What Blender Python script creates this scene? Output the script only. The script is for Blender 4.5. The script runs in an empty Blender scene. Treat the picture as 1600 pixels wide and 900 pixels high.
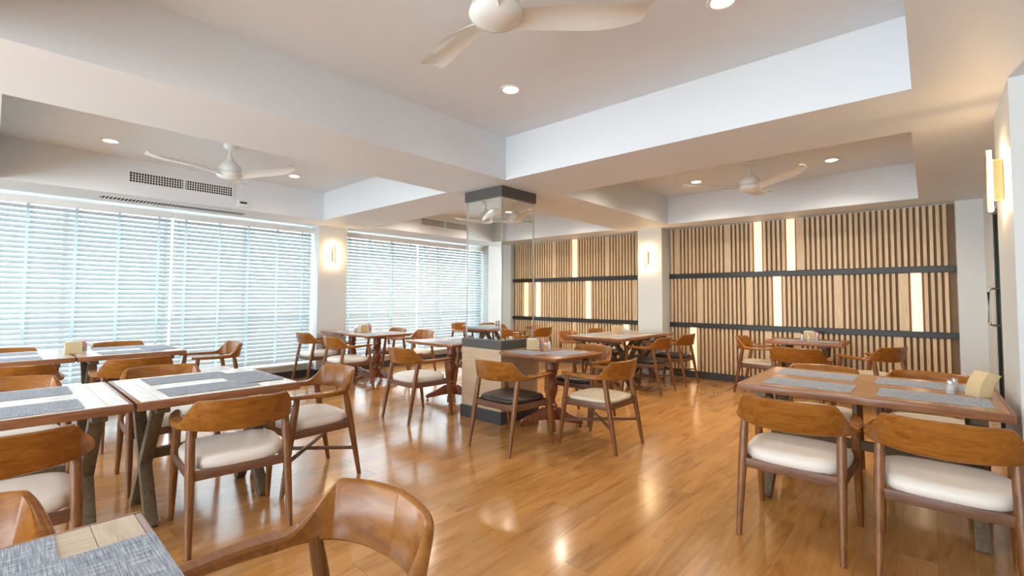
import bpy, bmesh, math, random
from mathutils import Vector, Matrix
random.seed(7)
PI = math.pi
sc = bpy.context.scene
COL = sc.collection

# ------------------------------------------------------------------ camera
F_PX, YAW, PITCH, ROLL, CY, CAM_H = 727.7, 41.85, 2.47, 0.23, 433.6, 1.32
cd = bpy.data.cameras.new('camera')
cam = bpy.data.objects.new('camera', cd); COL.objects.link(cam)
cd.sensor_fit = 'HORIZONTAL'; cd.sensor_width = 36.0
cd.lens = F_PX / 1600 * 36
cd.shift_y = (CY - 450) / 1600
cd.clip_start = 0.02
_y, _p, _r = map(math.radians, (YAW, PITCH, ROLL))
fw = Vector((-math.sin(_y)*math.cos(_p), math.cos(_y)*math.cos(_p), math.sin(_p)))
rt = Vector((math.cos(_y), math.sin(_y), 0)); up = rt.cross(fw)
rt, up = rt*math.cos(_r)+up*math.sin(_r), up*math.cos(_r)-rt*math.sin(_r)
cam.matrix_world = Matrix(((rt.x, up.x, -fw.x, 0), (rt.y, up.y, -fw.y, 0), (rt.z, up.z, -fw.z, CAM_H), (0, 0, 0, 1)))
sc.camera = cam

# ------------------------------------------------------------------ world, daylight, exposure
W = bpy.data.worlds.new('world'); sc.world = W; W.use_nodes = True
wn = W.node_tree.nodes; bg = wn['Background']
bg.inputs[0].default_value = (0.80, 0.92, 1.0, 1)
bg.inputs[1].default_value = 3.9

def area(name, loc, rot, sx, sy, watts, color):
    l = bpy.data.lights.new(name, 'AREA'); l.shape = 'RECTANGLE'; l.size = sx; l.size_y = sy
    l.energy = watts; l.color = color
    o = bpy.data.objects.new(name, l); COL.objects.link(o); o.location = loc; o.rotation_euler = rot
    return o
# daylight that enters by the glazed fronts behind the camera
area('daylight_back', (-2.5, -3.9, 1.45), (PI/2, 0, 0), 6.5, 2.0, 55, (0.80, 0.91, 1.0))

vs = sc.view_settings
vs.view_transform = 'Standard'; vs.look = 'None'; vs.gamma = 1.0; vs.use_curve_mapping = False
vs.exposure = 1.0

# ------------------------------------------------------------------ materials
def mat(name, base=(.8, .8, .8), rough=.5, metal=0.0, emit=None, estr=0.0, spec=None):
    m = bpy.data.materials.new(name); m.use_nodes = True
    b = m.node_tree.nodes['Principled BSDF']
    b.inputs['Base Color'].default_value = (*base, 1); b.inputs['Roughness'].default_value = rough
    b.inputs['Metallic'].default_value = metal
    if spec is not None: b.inputs['Specular IOR Level'].default_value = spec
    if emit: b.inputs['Emission Color'].default_value = (*emit, 1); b.inputs['Emission Strength'].default_value = estr
    return m

def nd(m, t, **kw):
    n = m.node_tree.nodes.new(t)
    for k, v in kw.items(): setattr(n, k, v)
    return n
def lk(m, a, b): m.node_tree.links.new(a, b)
def bsdf(m): return m.node_tree.nodes['Principled BSDF']

def ramp(m, fac, stops):
    r = nd(m, 'ShaderNodeValToRGB'); e = r.color_ramp.elements
    while len(e) < len(stops): e.new(0.5)
    for el, (p, c) in zip(e, stops): el.position = p; el.color = (*c, 1)
    lk(m, fac, r.inputs[0]); return r.outputs[0]

def wood(name, dark, light, rough=.35, axis='X', scale=1.0, vary=.12, bump=.05, stretch=14.0):
    """grain runs along local `axis` of the object"""
    m = mat(name, light, rough)
    tc = nd(m, 'ShaderNodeTexCoord'); mp = nd(m, 'ShaderNodeMapping')
    s = [stretch*scale]*3; s['XYZ'.index(axis)] = 1.0*scale
    mp.inputs['Scale'].default_value = s
    oi = nd(m, 'ShaderNodeObjectInfo')
    ad = nd(m, 'ShaderNodeVectorMath', operation='ADD'); ml = nd(m, 'ShaderNodeMath', operation='MULTIPLY'); ml.inputs[1].default_value = 37.0
    lk(m, oi.outputs['Random'], ml.inputs[0]); lk(m, tc.outputs['Object'], mp.inputs[0])
    lk(m, mp.outputs[0], ad.inputs[0]); lk(m, ml.outputs[0], ad.inputs[1])
    n1 = nd(m, 'ShaderNodeTexNoise'); n1.inputs['Scale'].default_value = 1.6; n1.inputs['Detail'].default_value = 6; n1.inputs['Distortion'].default_value = 1.6
    lk(m, ad.outputs[0], n1.inputs['Vector'])
    n2 = nd(m, 'ShaderNodeTexNoise'); n2.inputs['Scale'].default_value = 7.0; n2.inputs['Detail'].default_value = 3
    lk(m, ad.outputs[0], n2.inputs['Vector'])
    mx = nd(m, 'ShaderNodeMath', operation='MULTIPLY_ADD'); mx.inputs[1].default_value = .35
    lk(m, n2.outputs[0], mx.inputs[0]); lk(m, n1.outputs[0], mx.inputs[2])
    c = ramp(m, mx.outputs[0], [(.48, dark), (.82, light)])
    hs = nd(m, 'ShaderNodeHueSaturation')
    mv = nd(m, 'ShaderNodeMapRange'); mv.inputs['To Min'].default_value = 1-vary; mv.inputs['To Max'].default_value = 1+vary
    lk(m, oi.outputs['Random'], mv.inputs[0]); lk(m, mv.outputs[0], hs.inputs['Value']); lk(m, c, hs.inputs['Color'])
    lk(m, hs.outputs[0], bsdf(m).inputs['Base Color'])
    if bump:
        bp = nd(m, 'ShaderNodeBump'); bp.inputs['Strength'].default_value = bump; bp.inputs['Distance'].default_value = .002
        lk(m, n2.outputs[0], bp.inputs['Height']); lk(m, bp.outputs[0], bsdf(m).inputs['Normal'])
    return m

def paint(name, c, rough=.6, amt=.03):
    m = mat(name, c, rough)
    tc = nd(m, 'ShaderNodeTexCoord'); n = nd(m, 'ShaderNodeTexNoise'); n.inputs['Scale'].default_value = 1.3; n.inputs['Detail'].default_value = 5
    lk(m, tc.outputs['Object'], n.inputs['Vector'])
    lk(m, ramp(m, n.outputs[0], [(.3, tuple(v*(1-amt) for v in c)), (.7, tuple(min(1, v*(1+amt)) for v in c))]), bsdf(m).inputs['Base Color'])
    n2 = nd(m, 'ShaderNodeTexNoise'); n2.inputs['Scale'].default_value = 90
    lk(m, tc.outputs['Object'], n2.inputs['Vector'])
    bp = nd(m, 'ShaderNodeBump'); bp.inputs['Strength'].default_value = .04; bp.inputs['Distance'].default_value = .002
    lk(m, n2.outputs[0], bp.inputs['Height']); lk(m, bp.outputs[0], bsdf(m).inputs['Normal'])
    return m

M = {}
M['wall'] = paint('wall_paint', (.70, .725, .725), .55)
M['ceil'] = paint('ceiling_cool_tint', (.765, .80, .835), .55, .015)  # cool light put into the ceiling colour, offsetting the warm floor bounce
M['base'] = mat('baseboard_grey', (.055, .058, .065), .35)
M['steelgrey'] = mat('dark_grey_band', (.085, .08, .075), .4)
M['fan'] = mat('fan_white', (.82, .83, .81), .22)
M['white'] = mat('white_plastic', (.82, .83, .82), .4)
M['black'] = mat('black_metal', (.018, .018, .018), .4)
M['rail'] = mat('rail_black_steel', (.022, .022, .022), .38)
M['gold'] = mat('brass', (.46, .32, .15), .38, 1.0)
M['chrome'] = mat('chrome', (.75, .75, .75), .12, 1.0)
M['mirror'] = mat('mirror', (.90, .915, .89), .015, 1.0)
M['emit_lamp'] = mat('downlight_glow', (1, 1, 1), .5, emit=(1, .88, .72), estr=7)
M['emit_sconce'] = mat('sconce_glow', (1, 1, 1), .5, emit=(1, .66, .33), estr=60)
M['emit_panel'] = mat('panel_glow', (.9, .75, .55), .4, emit=(1, .70, .42), estr=.5)
M['chair'] = wood('chair_wood', (.235, .078, .010), (.36, .135, .020), .26, 'X', 2.0, .10, .015, 7.0)
M['chair_leg'] = wood('chair_leg_wood', (.15, .052, .011), (.27, .105, .026), .33, 'Z', 3.0, .14, .02, 9.0)
M['chair_rail'] = wood('chair_rail_wood', (.13, .055, .028), (.21, .100, .056), .38, 'X', 3.0, .10, .02, 9.0)
M['table_red'] = wood('table_wood_red', (.23, .075, .022), (.38, .145, .048), .25, 'X', 1.6, .08, .02, 12)
M['table_pale'] = wood('table_wood_pale', (.52, .41, .29), (.66, .55, .42), .22, 'X', 1.6, .05, .02, 12)
M['table'] = wood('table_wood', (.37, .165, .058), (.50, .245, .095), .22, 'X', 1.6, .06, .02, 12)
M['table_edge'] = wood('table_edge_wood', (.22, .085, .035), (.36, .155, .07), .3, 'X', 1.6, .08, .02, 12)
M['trestle'] = wood('trestle_wood', (.10, .07, .038), (.175, .125, .072), .45, 'Z', 2.0, .10, .04, 9)
M['pedestal'] = wood('pedestal_wood', (.15, .035, .012), (.27, .075, .028), .25, 'Z', 2.0, .08, .02, 9)
M['slat'] = wood('slat_oak', (.62, .44, .25), (.79, .60, .38), .45, 'Z', 2.0, .09, .06, 22)
M['slatback'] = wood('slat_backing', (.19, .115, .052), (.26, .16, .078), .6, 'Z', 2.0, .05, .0, 16)
M['plinth'] = wood('plinth_oak', (.50, .36, .22), (.66, .50, .34), .45, 'X', 3.0, .05, .04, 16)
M['napkin_box'] = mat('napkin_box_wood', (.66, .50, .28), .45)
M['napkin'] = mat('napkin_paper', (.88, .88, .86), .7)
M['pink'] = mat('sachet_pink', (.80, .38, .42), .6)
M['glassy'] = mat('shaker_glass', (.86, .88, .88), .08); bsdf(M['glassy']).inputs['Transmission Weight'].default_value = .55
M['glide'] = mat('glide', (.03, .03, .03), .4)
M['screen'] = mat('lcd', (.05, .06, .06), .2)
M['void'] = mat('grille_void', (.012, .014, .018), .8)

def leather(name, c, rough):
    m = mat(name, c, rough)
    tc = nd(m, 'ShaderNodeTexCoord'); v = nd(m, 'ShaderNodeTexVoronoi'); v.inputs['Scale'].default_value = 160
    lk(m, tc.outputs['Object'], v.inputs['Vector'])
    bp = nd(m, 'ShaderNodeBump'); bp.inputs['Strength'].default_value = .06; bp.inputs['Distance'].default_value = .001
    lk(m, v.outputs[0], bp.inputs['Height']); lk(m, bp.outputs[0], bsdf(m).inputs['Normal'])
    return m
M['cream'] = leather('cream_vinyl', (.86, .81, .75), .42)
M['ivory'] = leather('ivory_vinyl', (.74, .66, .50), .42)
M['blackv'] = leather('black_vinyl', (.022, .018, .016), .35)

def matweave():
    m = mat('placemat_weave', (.4, .44, .52), .75)
    tc = nd(m, 'ShaderNodeTexCoord')
    outs = []
    for sx, sy in ((14, 420), (420, 14)):
        mp = nd(m, 'ShaderNodeMapping'); mp.inputs['Scale'].default_value = (sx, sy, 1)
        lk(m, tc.outputs['Object'], mp.inputs[0])
        n = nd(m, 'ShaderNodeTexNoise'); n.inputs['Scale'].default_value = 1.0; n.inputs['Detail'].default_value = 2
        lk(m, mp.outputs[0], n.inputs['Vector']); outs.append(n.outputs[0])
    a = nd(m, 'ShaderNodeMath', operation='ADD'); lk(m, outs[0], a.inputs[0]); lk(m, outs[1], a.inputs[1])
    h = nd(m, 'ShaderNodeMath', operation='MULTIPLY'); h.inputs[1].default_value = .5; lk(m, a.outputs[0], h.inputs[0])
    lk(m, ramp(m, h.outputs[0], [(.36, (.12, .15, .21)), (.52, (.34, .38, .45)), (.66, (.70, .73, .77))]), bsdf(m).inputs['Base Color'])
    bp = nd(m, 'ShaderNodeBump'); bp.inputs['Strength'].default_value = .25; bp.inputs['Distance'].default_value = .001
    lk(m, h.outputs[0], bp.inputs['Height']); lk(m, bp.outputs[0], bsdf(m).inputs['Normal'])
    return m
M['mat'] = matweave()

# floor boards: grain along world Y, tone per board from the board's place in the layout
PW, PL = .155, 1.24
def floor_mat():
    m = mat('oak_laminate', (.5, .25, .1), .25)
    g = nd(m, 'ShaderNodeNewGeometry'); sp = nd(m, 'ShaderNodeSeparateXYZ'); lk(m, g.outputs['Position'], sp.inputs[0])
    def mth(op, a, b=None):
        n = nd(m, 'ShaderNodeMath', operation=op)
        for i, v in enumerate((a, b)):
            if v is None: continue
            if isinstance(v, (int, float)): n.inputs[i].default_value = v
            else: lk(m, v, n.inputs[i])
        return n.outputs[0]
    row = mth('FLOOR', mth('DIVIDE', sp.outputs['X'], PW))
    off = mth('MULTIPLY', mth('MODULO', mth('ADD', row, 1000.0), 2.0), PL*.42)
    colm = mth('FLOOR', mth('DIVIDE', mth('ADD', sp.outputs['Y'], off), PL))
    cb = nd(m, 'ShaderNodeCombineXYZ'); lk(m, row, cb.inputs[0]); lk(m, colm, cb.inputs[1])
    wn_ = nd(m, 'ShaderNodeTexWhiteNoise'); lk(m, cb.outputs[0], wn_.inputs['Vector'])
    mp = nd(m, 'ShaderNodeMapping'); mp.inputs['Scale'].default_value = (9, 1.0, 1); lk(m, g.outputs['Position'], mp.inputs[0])
    ad = nd(m, 'ShaderNodeVectorMath', operation='ADD'); sc_ = nd(m, 'ShaderNodeVectorMath', operation='SCALE'); sc_.inputs['Scale'].default_value = 30
    lk(m, wn_.outputs['Color'], sc_.inputs[0]); lk(m, mp.outputs[0], ad.inputs[0]); lk(m, sc_.outputs[0], ad.inputs[1])
    n1 = nd(m, 'ShaderNodeTexNoise'); n1.inputs['Scale'].default_value = 1.5; n1.inputs['Detail'].default_value = 7; n1.inputs['Roughness'].default_value = .6; n1.inputs['Distortion'].default_value = 1.1
    lk(m, ad.outputs[0], n1.inputs['Vector'])
    c = ramp(m, n1.outputs[0], [(.24, (.34, .135, .030)), (.46, (.55, .255, .070)), (.74, (.67, .355, .115))])
    hs = nd(m, 'ShaderNodeHueSaturation'); mr = nd(m, 'ShaderNodeMapRange'); mr.inputs['To Min'].default_value = .86; mr.inputs['To Max'].default_value = 1.12
    lk(m, wn_.outputs['Value'], mr.inputs[0]); lk(m, mr.outputs[0], hs.inputs['Value']); lk(m, c, hs.inputs['Color'])
    lk(m, hs.outputs[0], bsdf(m).inputs['Base Color'])
    rr = nd(m, 'ShaderNodeMapRange'); rr.inputs['To Min'].default_value = .15; rr.inputs['To Max'].default_value = .26
    lk(m, n1.outputs[0], rr.inputs[0]); lk(m, rr.outputs[0], bsdf(m).inputs['Roughness'])
    bsdf(m).inputs['Coat Weight'].default_value = .45; bsdf(m).inputs['Coat Roughness'].default_value = .12
    bp = nd(m, 'ShaderNodeBump'); bp.inputs['Strength'].default_value = .03; bp.inputs['Distance'].default_value = .001
    lk(m, n1.outputs[0], bp.inputs['Height']); lk(m, bp.outputs[0], bsdf(m).inputs['Normal'])
    return m
M['floor'] = floor_mat()
M['subfloor'] = mat('subfloor', (.05, .03, .02), .8)

def blind_mat(name, share):
    m = mat(name, (.60, .64, .66), .45)
    tr = nd(m, 'ShaderNodeBsdfTranslucent'); tr.inputs[0].default_value = (.80, .87, .90, 1)
    mx = nd(m, 'ShaderNodeMixShader'); mx.inputs[0].default_value = share
    out = m.node_tree.nodes['Material Output']
    lk(m, bsdf(m).outputs[0], mx.inputs[1]); lk(m, tr.outputs[0], mx.inputs[2]); lk(m, mx.outputs[0], out.inputs[0])
    return m
M['blind'] = blind_mat('blind_slat_white', .14)
M['tape'] = blind_mat('blind_tape_cloth', .85)

def pane_mat(name, col, refl=.08):
    m = bpy.data.materials.new(name); m.use_nodes = True
    nt = m.node_tree; nt.nodes.remove(nt.nodes['Principled BSDF']); out = nt.nodes['Material Output']
    t = nd(m, 'ShaderNodeBsdfTransparent'); t.inputs[0].default_value = (*col, 1)
    g = nd(m, 'ShaderNodeBsdfGlossy'); g.inputs['Roughness'].default_value = .02
    mx = nd(m, 'ShaderNodeMixShader'); mx.inputs[0].default_value = refl
    lk(m, t.outputs[0], mx.inputs[1]); lk(m, g.outputs[0], mx.inputs[2]); lk(m, mx.outputs[0], out.inputs[0])
    return m
M['pane'] = pane_mat('window_glass', (.95, .98, .98))
M['doorglass'] = pane_mat('door_glass', (.66, .76, .70), .12)
M['leaf'] = mat('hedge_leaf', (.10, .22, .04), .6)
M['ground'] = paint('outside_paving', (.62, .62, .58), .8, .1)

# ------------------------------------------------------------------ mesh helpers
def mesh_from(bm, name, smooth=None):
    me = bpy.data.meshes.new(name)
    bmesh.ops.recalc_face_normals(bm, faces=bm.faces[:])
    bm.to_mesh(me); bm.free()
    if smooth:
        for p in me.polygons: p.use_smooth = True
        me.set_sharp_from_angle(angle=math.radians(smooth))
    return me
def add_box(bm, x0, x1, y0, y1, z0, z1, bev=0.0, seg=2):
    t = bmesh.new()
    vs_ = [t.verts.new(p) for p in ((x0,y0,z0),(x1,y0,z0),(x1,y1,z0),(x0,y1,z0),(x0,y0,z1),(x1,y0,z1),(x1,y1,z1),(x0,y1,z1))]
    for f in ((3,2,1,0),(4,5,6,7),(0,1,5,4),(1,2,6,5),(2,3,7,6),(3,0,4,7)): t.faces.new([vs_[i] for i in f])
    if bev: bmesh.ops.bevel(t, geom=t.edges[:], offset=bev, segments=seg, profile=.5, affect='EDGES')
    merge(bm, t)
def merge(bm, t):
    mp = {v: bm.verts.new(v.co) for v in t.verts}
    for f in t.faces:
        try: bm.faces.new([mp[v] for v in f.verts])
        except ValueError: pass
    t.free()
def box_me(name, x0, x1, y0, y1, z0, z1, bev=0.0, seg=2):
    bm = bmesh.new(); add_box(bm, min(x0,x1), max(x0,x1), min(y0,y1), max(y0,y1), min(z0,z1), max(z0,z1), bev, seg)
    return mesh_from(bm, name, 40 if bev else None)
def add_tube(bm, pts, radii, n=12, sx=1.0):
    """tube through points with per-point radius, end caps"""
    pts = [Vector(p) for p in pts]; rings = []
    for i, p in enumerate(pts):
        d = (pts[min(i+1, len(pts)-1)] - pts[max(i-1, 0)]).normalized()
        a = d.cross(Vector((0, 0, 1)));
        if a.length < 1e-3: a = Vector((1, 0, 0))
        a.normalize(); b = a.cross(d).normalized()
        if d.z < 0 and abs(d.z) > .9: pass
        rings.append([bm.verts.new(p + (a*math.cos(2*PI*k/n)*sx + b*math.sin(2*PI*k/n))*radii[i]) for k in range(n)])
    for r0, r1 in zip(rings, rings[1:]):
        for k in range(n): bm.faces.new((r0[k], r0[(k+1) % n], r1[(k+1) % n], r1[k]))
    bm.faces.new(rings[0][::-1]); bm.faces.new(rings[-1])
def tube_me(name, pts, radii, n=12):
    bm = bmesh.new(); add_tube(bm, pts, radii, n); return mesh_from(bm, name, 50)
def add_bar(bm, a, b, w, t, upv=(0, 0, 1), bev=.004):
    """rectangular bar a->b, width w across, thickness t"""
    a, b = Vector(a), Vector(b); d = (b-a).normalized(); s = d.cross(Vector(upv))
    if s.length < 1e-4: s = Vector((1, 0, 0))
    s.normalize(); u = s.cross(d).normalized(); L = (b-a).length
    tb = bmesh.new(); add_box(tb, 0, L, -w/2, w/2, -t/2, t/2, bev, 2)
    mtx = Matrix(((d.x, s.x, u.x, a.x), (d.y, s.y, u.y, a.y), (d.z, s.z, u.z, a.z), (0, 0, 0, 1)))
    bmesh.ops.transform(tb, matrix=mtx, verts=tb.verts[:]); merge(bm, tb)
def bar_me(name, a, b, w, t, upv=(0, 0, 1), bev=.004):
    bm = bmesh.new(); add_bar(bm, a, b, w, t, upv, bev); return mesh_from(bm, name, 40)
def add_lathe(bm, prof, n=24, center=(0, 0)):
    rings = [[bm.verts.new((center[0]+r*math.cos(2*PI*k/n), center[1]+r*math.sin(2*PI*k/n), z)) for k in range(n)] for r, z in prof]
    for r0, r1 in zip(rings, rings[1:]):
        for k in range(n): bm.faces.new((r0[k], r0[(k+1) % n], r1[(k+1) % n], r1[k]))
    bm.faces.new(rings[0][::-1]); bm.faces.new(rings[-1])
def lathe_me(name, prof, n=24, sm=35):
    bm = bmesh.new(); add_lathe(bm, prof, n); return mesh_from(bm, name, sm)
def prism_me(name, poly, d0, d1, plane='XZ', bev=0.0):
    """extrude a 2D polygon; plane XZ -> along Y, XY -> along Z, YZ -> along X"""
    bm = bmesh.new()
    def P(u, v, d): return {'XZ': (u, d, v), 'XY': (u, v, d), 'YZ': (d, u, v)}[plane]
    a = [bm.verts.new(P(u, v, d0)) for u, v in poly]; b = [bm.verts.new(P(u, v, d1)) for u, v in poly]
    n = len(poly)
    bm.faces.new(a[::-1]); bm.faces.new(b)
    for i in range(n): bm.faces.new((a[i], a[(i+1) % n], b[(i+1) % n], b[i]))
    if bev: bmesh.ops.bevel(bm, geom=bm.edges[:], offset=bev, segments=2, profile=.5, affect='EDGES')
    return mesh_from(bm, name, 40)

def obj(name, me, m, parent=None, loc=None, rot=None):
    if m is not None and not me.materials: me.materials.append(M[m] if isinstance(m, str) else m)
    o = bpy.data.objects.new(name, me); COL.objects.link(o)
    if parent: o.parent = parent
    if loc: o.location = loc
    if rot: o.rotation_euler = rot
    return o
def tag(o, label=None, cat=None, group=None, kind=None):
    if label: o['label'] = label
    if cat: o['category'] = cat
    if group: o['group'] = group
    if kind: o['kind'] = kind
    return o
def thing(name, label, cat, loc=(0, 0, 0), rz=0.0, group=None):
    o = bpy.data.objects.new(name, None); COL.objects.link(o); o.empty_display_size = .1
    o.location = loc; o.rotation_euler = (0, 0, rz)
    return tag(o, label, cat, group)
def struct(name, me, m, label, cat, parent=None):
    o = obj(name, me, m, parent); return tag(o, label, cat, kind='structure')

# ------------------------------------------------------------------ room shell
ZL, ZH = 2.515, 2.95
XW, XG = -7.55, -7.92              # pillar face and glazing plane of the window wall
YS = 7.86                          # slat faces
X1, Y0 = 3.0, -4.0                 # far limits behind the camera
TRAYS = [(-3.18, -.045, -.30, 3.45), (-7.02, -4.065, .0, 3.42), (-3.13, -.065, 4.34, 7.28), (-7.02, -4.04, 4.285, 7.24)]

def ceiling_mesh():
    xs = sorted({-8.1, X1} | {v for t in TRAYS for v in t[:2]}); ys = sorted({Y0, 8.1} | {v for t in TRAYS for v in t[2:]})
    bm = bmesh.new()
    def quad(*p): bm.faces.new([bm.verts.new(q) for q in p])
    def hi(x, y): return any(t[0] < x < t[1] and t[2] < y < t[3] for t in TRAYS)
    for x0, x1 in zip(xs, xs[1:]):
        for y0, y1 in zip(ys, ys[1:]):
            if not hi((x0+x1)/2, (y0+y1)/2): quad((x0, y0, ZL), (x0, y1, ZL), (x1, y1, ZL), (x1, y0, ZL))
    for x0, x1, y0, y1 in TRAYS:
        quad((x0, y0, ZH), (x0, y1, ZH), (x1, y1, ZH), (x1, y0, ZH))
        quad((x0, y0, ZL), (x1, y0, ZL), (x1, y0, ZH), (x0, y0, ZH)); quad((x0, y1, ZL), (x0, y1, ZH), (x1, y1, ZH), (x1, y1, ZL))
        quad((x0, y0, ZL), (x0, y0, ZH), (x0, y1, ZH), (x0, y1, ZL)); quad((x1, y0, ZL), (x1, y1, ZL), (x1, y1, ZH), (x1, y0, ZH))
    me = bpy.data.meshes.new('ceiling'); bmesh.ops.remove_doubles(bm, verts=bm.verts[:], dist=1e-5); bm.to_mesh(me); bm.free(); return me
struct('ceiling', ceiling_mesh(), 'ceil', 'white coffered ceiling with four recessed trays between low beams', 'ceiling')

floor = struct('floor', box_me('floor', -8.1, X1, Y0, 8.0, -.12, -.011), 'subfloor', 'glossy honey brown wooden plank floor of the dining room', 'floor')
planks = []
r0, r1 = int(math.floor(-8.1/PW)), int(math.ceil(X1/PW))
for r in range(r0, r1):
    off = ((r+1000) % 2)*PL*.42
    for c in range(int(math.floor((Y0+off)/PL)), int(math.ceil((8.0+off)/PL))):
        x0, x1_, y0, y1 = r*PW, (r+1)*PW, c*PL-off, (c+1)*PL-off
        x0, x1_, y0, y1 = max(x0, -8.1), min(x1_, X1), max(y0, Y0), min(y1, 8.0)
        if x1_-x0 < .02 or y1-y0 < .02: continue
        p = Vector(((x0+x1_)/2, (y0+y1)/2, -CAM_H)); dz = p.dot(fw); dx = p.dot(rt)
        vis = dz > .9 and abs(dx/dz) < 1.15
        planks.append((0 if vis else 1, p.x**2+p.y**2, x0, x1_, y0, y1))
planks.sort()
full = box_me('plank', -PW/2+.00015, PW/2-.00015, -PL/2+.0008, PL/2-.0008, -.010, 0, .0004, 1)
rest = bmesh.new()
for i, (_, _, x0, x1_, y0, y1) in enumerate(planks):
    if i < 300:
        if abs(x1_-x0-PW) < 1e-4 and abs(y1-y0-PL) < 1e-4: obj('plank', full, 'floor', floor, ((x0+x1_)/2, (y0+y1)/2, 0))
        else: obj('plank', box_me('plank', x0+.00015, x1_-.00015, y0+.0008, y1-.0008, -.010, 0, .0004, 1), 'floor', floor)
    else: add_box(rest, x0, x1_, y0, y1, -.010, 0)
tag(obj('plank_field', mesh_from(rest, 'plank_field'), 'floor', floor), kind='stuff')

# window wall (left): dado under the windows, pillars, end wall
wl = bmesh.new()
add_box(wl, XG-.15, -7.72, -.42, 7.95, 0, .20)                    # dado under windows
add_box(wl, XG-.15, XW, 3.6, 4.12, 0, ZL)                         # pillar with the sconce
add_box(wl, XG-.15, XW, -.95, -.42, 0, ZL)
add_box(wl, XG-.15, XW, 7.58, 8.1, 0, ZL)
add_box(wl, XG-.15, -7.72, Y0, -3.3, 0, ZL); add_box(wl, XG-.15, -7.72, -3.3, -.95, 2.3, ZL)
struct('wall_left', mesh_from(wl, 'wall_left'), 'wall', 'white plaster window wall with a square pillar between the blinds', 'wall')
tr = bmesh.new()
add_box(tr, -7.74, -7.70, -.42, 3.6, 0, .12); add_box(tr, -7.74, -7.70, 4.12, 7.58, 0, .12)
add_box(tr, XW-.17, XW+.015, 3.585, 3.6, 0, .12); add_box(tr, XW, XW+.015, 3.585, 4.135, 0, .12); add_box(tr, XW-.17, XW+.015, 4.12, 4.135, 0, .12)
add_box(tr, XW, XW+.015, -.95, -.42, 0, .12)
struct('baseboard_left', mesh_from(tr, 'baseboard_left'), 'base', 'dark grey baseboard under the blinds and round the pillar', 'baseboard')
for i, (y0, y1) in enumerate(((-.42, 3.6), (4.12, 7.58))):
    bm = bmesh.new()
    add_box(bm, -7.78, -7.66, y0, y1, .20, .232, .006)
    o = struct('trim_%d' % (i+1), mesh_from(bm, 'sill', 40), 'wall', ['cream window sill below the long blinds by the window tables', 'cream window sill below the blinds behind the mirror column'][i], 'sill')
    wnd = struct('window_%d' % (i+1), box_me('window_head', XG-.03, XG+.03, y0, y1, ZL-.05, ZL), 'white', ['long window behind white blinds along the left tables', 'second window behind white blinds near the mirror column'][i], 'window')
    n = 4 if i == 0 else 3
    for k in range(n+1):
        yy = y0+(y1-y0)*k/n; obj('mullion', box_me('mullion', XG-.03, XG+.03, max(y0, yy-.025), min(y1, yy+.025), .22, ZL-.05, .004, 1), 'white', wnd)
    obj('transom', box_me('transom', XG-.028, XG+.028, y0, y1, .95, 1.0), 'white', wnd)
    for k in range(n): obj('pane', box_me('pane', XG-.003, XG+.003, y0+(y1-y0)*k/n+.025, y0+(y1-y0)*(k+1)/n-.025, .22, ZL-.05), 'pane', wnd)
dr = struct('window_3', box_me('window_3_head', XG-.03, XG+.03, -3.3, -.95, 2.25, 2.3), 'white', 'glazed door front beside the long blinds, seen in the mirror column', 'window')
for k in range(3): obj('mullion', box_me('mullion', XG-.03, XG+.03, -3.3+k*1.15, -3.25+k*1.15, 0, 2.25), 'white', dr)
for k in range(2): obj('pane', box_me('pane', XG-.003, XG+.003, -3.25+k*1.15, -2.15+k*1.15, 0, 2.25), 'pane', dr)

# blinds: every slat, ladder tape and cord its own part
def blind(y0, y1, tapes, label, wand):
    t = thing('venetian_blind', label, 'blind', (-7.76, (y0+y1)/2, .26), 0, 'white wooden blinds on the window wall')
    L = y1-y0; h = L/2
    obj('headrail', box_me('headrail', -.04, .045, -h, h, 2.13, 2.215, .003, 1), 'white', t)
    obj('bottom_rail', box_me('bottom_rail', -.025, .025, -h, h, 0, .022, .004, 1), 'blind', t)
    bm = bmesh.new()
    th = math.radians(49); w = .0325
    prof = []
    for s in (-1, -.5, 0, .5, 1):
        prof.append((s*w, .004*(1-s*s)))
    pts = [(x*math.cos(th)+z*math.sin(th), -x*math.sin(th)+z*math.cos(th)) for x, z in prof]
    pts2 = [(x*math.cos(th)+(z-.003)*math.sin(th), -x*math.sin(th)+(z-.003)*math.cos(th)) for x, z in prof[::-1]]
    me = prism_me('slat', [(x, z) for x, z in pts+pts2], -h+.004, h-.004, 'XZ')
    n = 36
    for k in range(n): obj('slat', me, 'blind', t, (0, 0, .05+k*2.08/(n-.4)))
    for ty in tapes:
        obj('ladder_tape', box_me('ladder_tape', .030, .032, ty-.015-(y0+y1)/2, ty+.015-(y0+y1)/2, .01, 2.13), 'tape', t)
    obj('pull_cord', tube_me('pull_cord', [(.05, (-1 if wand else 1)*(h-.03), 2.13), (.05, (-1 if wand else 1)*(h-.03), .75)], [.004, .004], 6), 'white', t)
blind(-.40, 1.625, (-.15, .249, .663, 1.064, 1.482), 'long white slatted blind behind the leftmost window table', True)
blind(1.64, 3.58, (1.786, 2.202, 2.596, 3.017, 3.412), 'white slatted blind left of the pillar with the wall light', True)
blind(4.14, 5.76, (4.25, 4.669, 5.128, 5.577), 'white slatted blind right of the pillar with the wall light', True)
blind(5.775, 7.56, (5.92, 6.368, 6.818, 7.3), 'white slatted blind beside the mirror column near the slatted wall', False)

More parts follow.
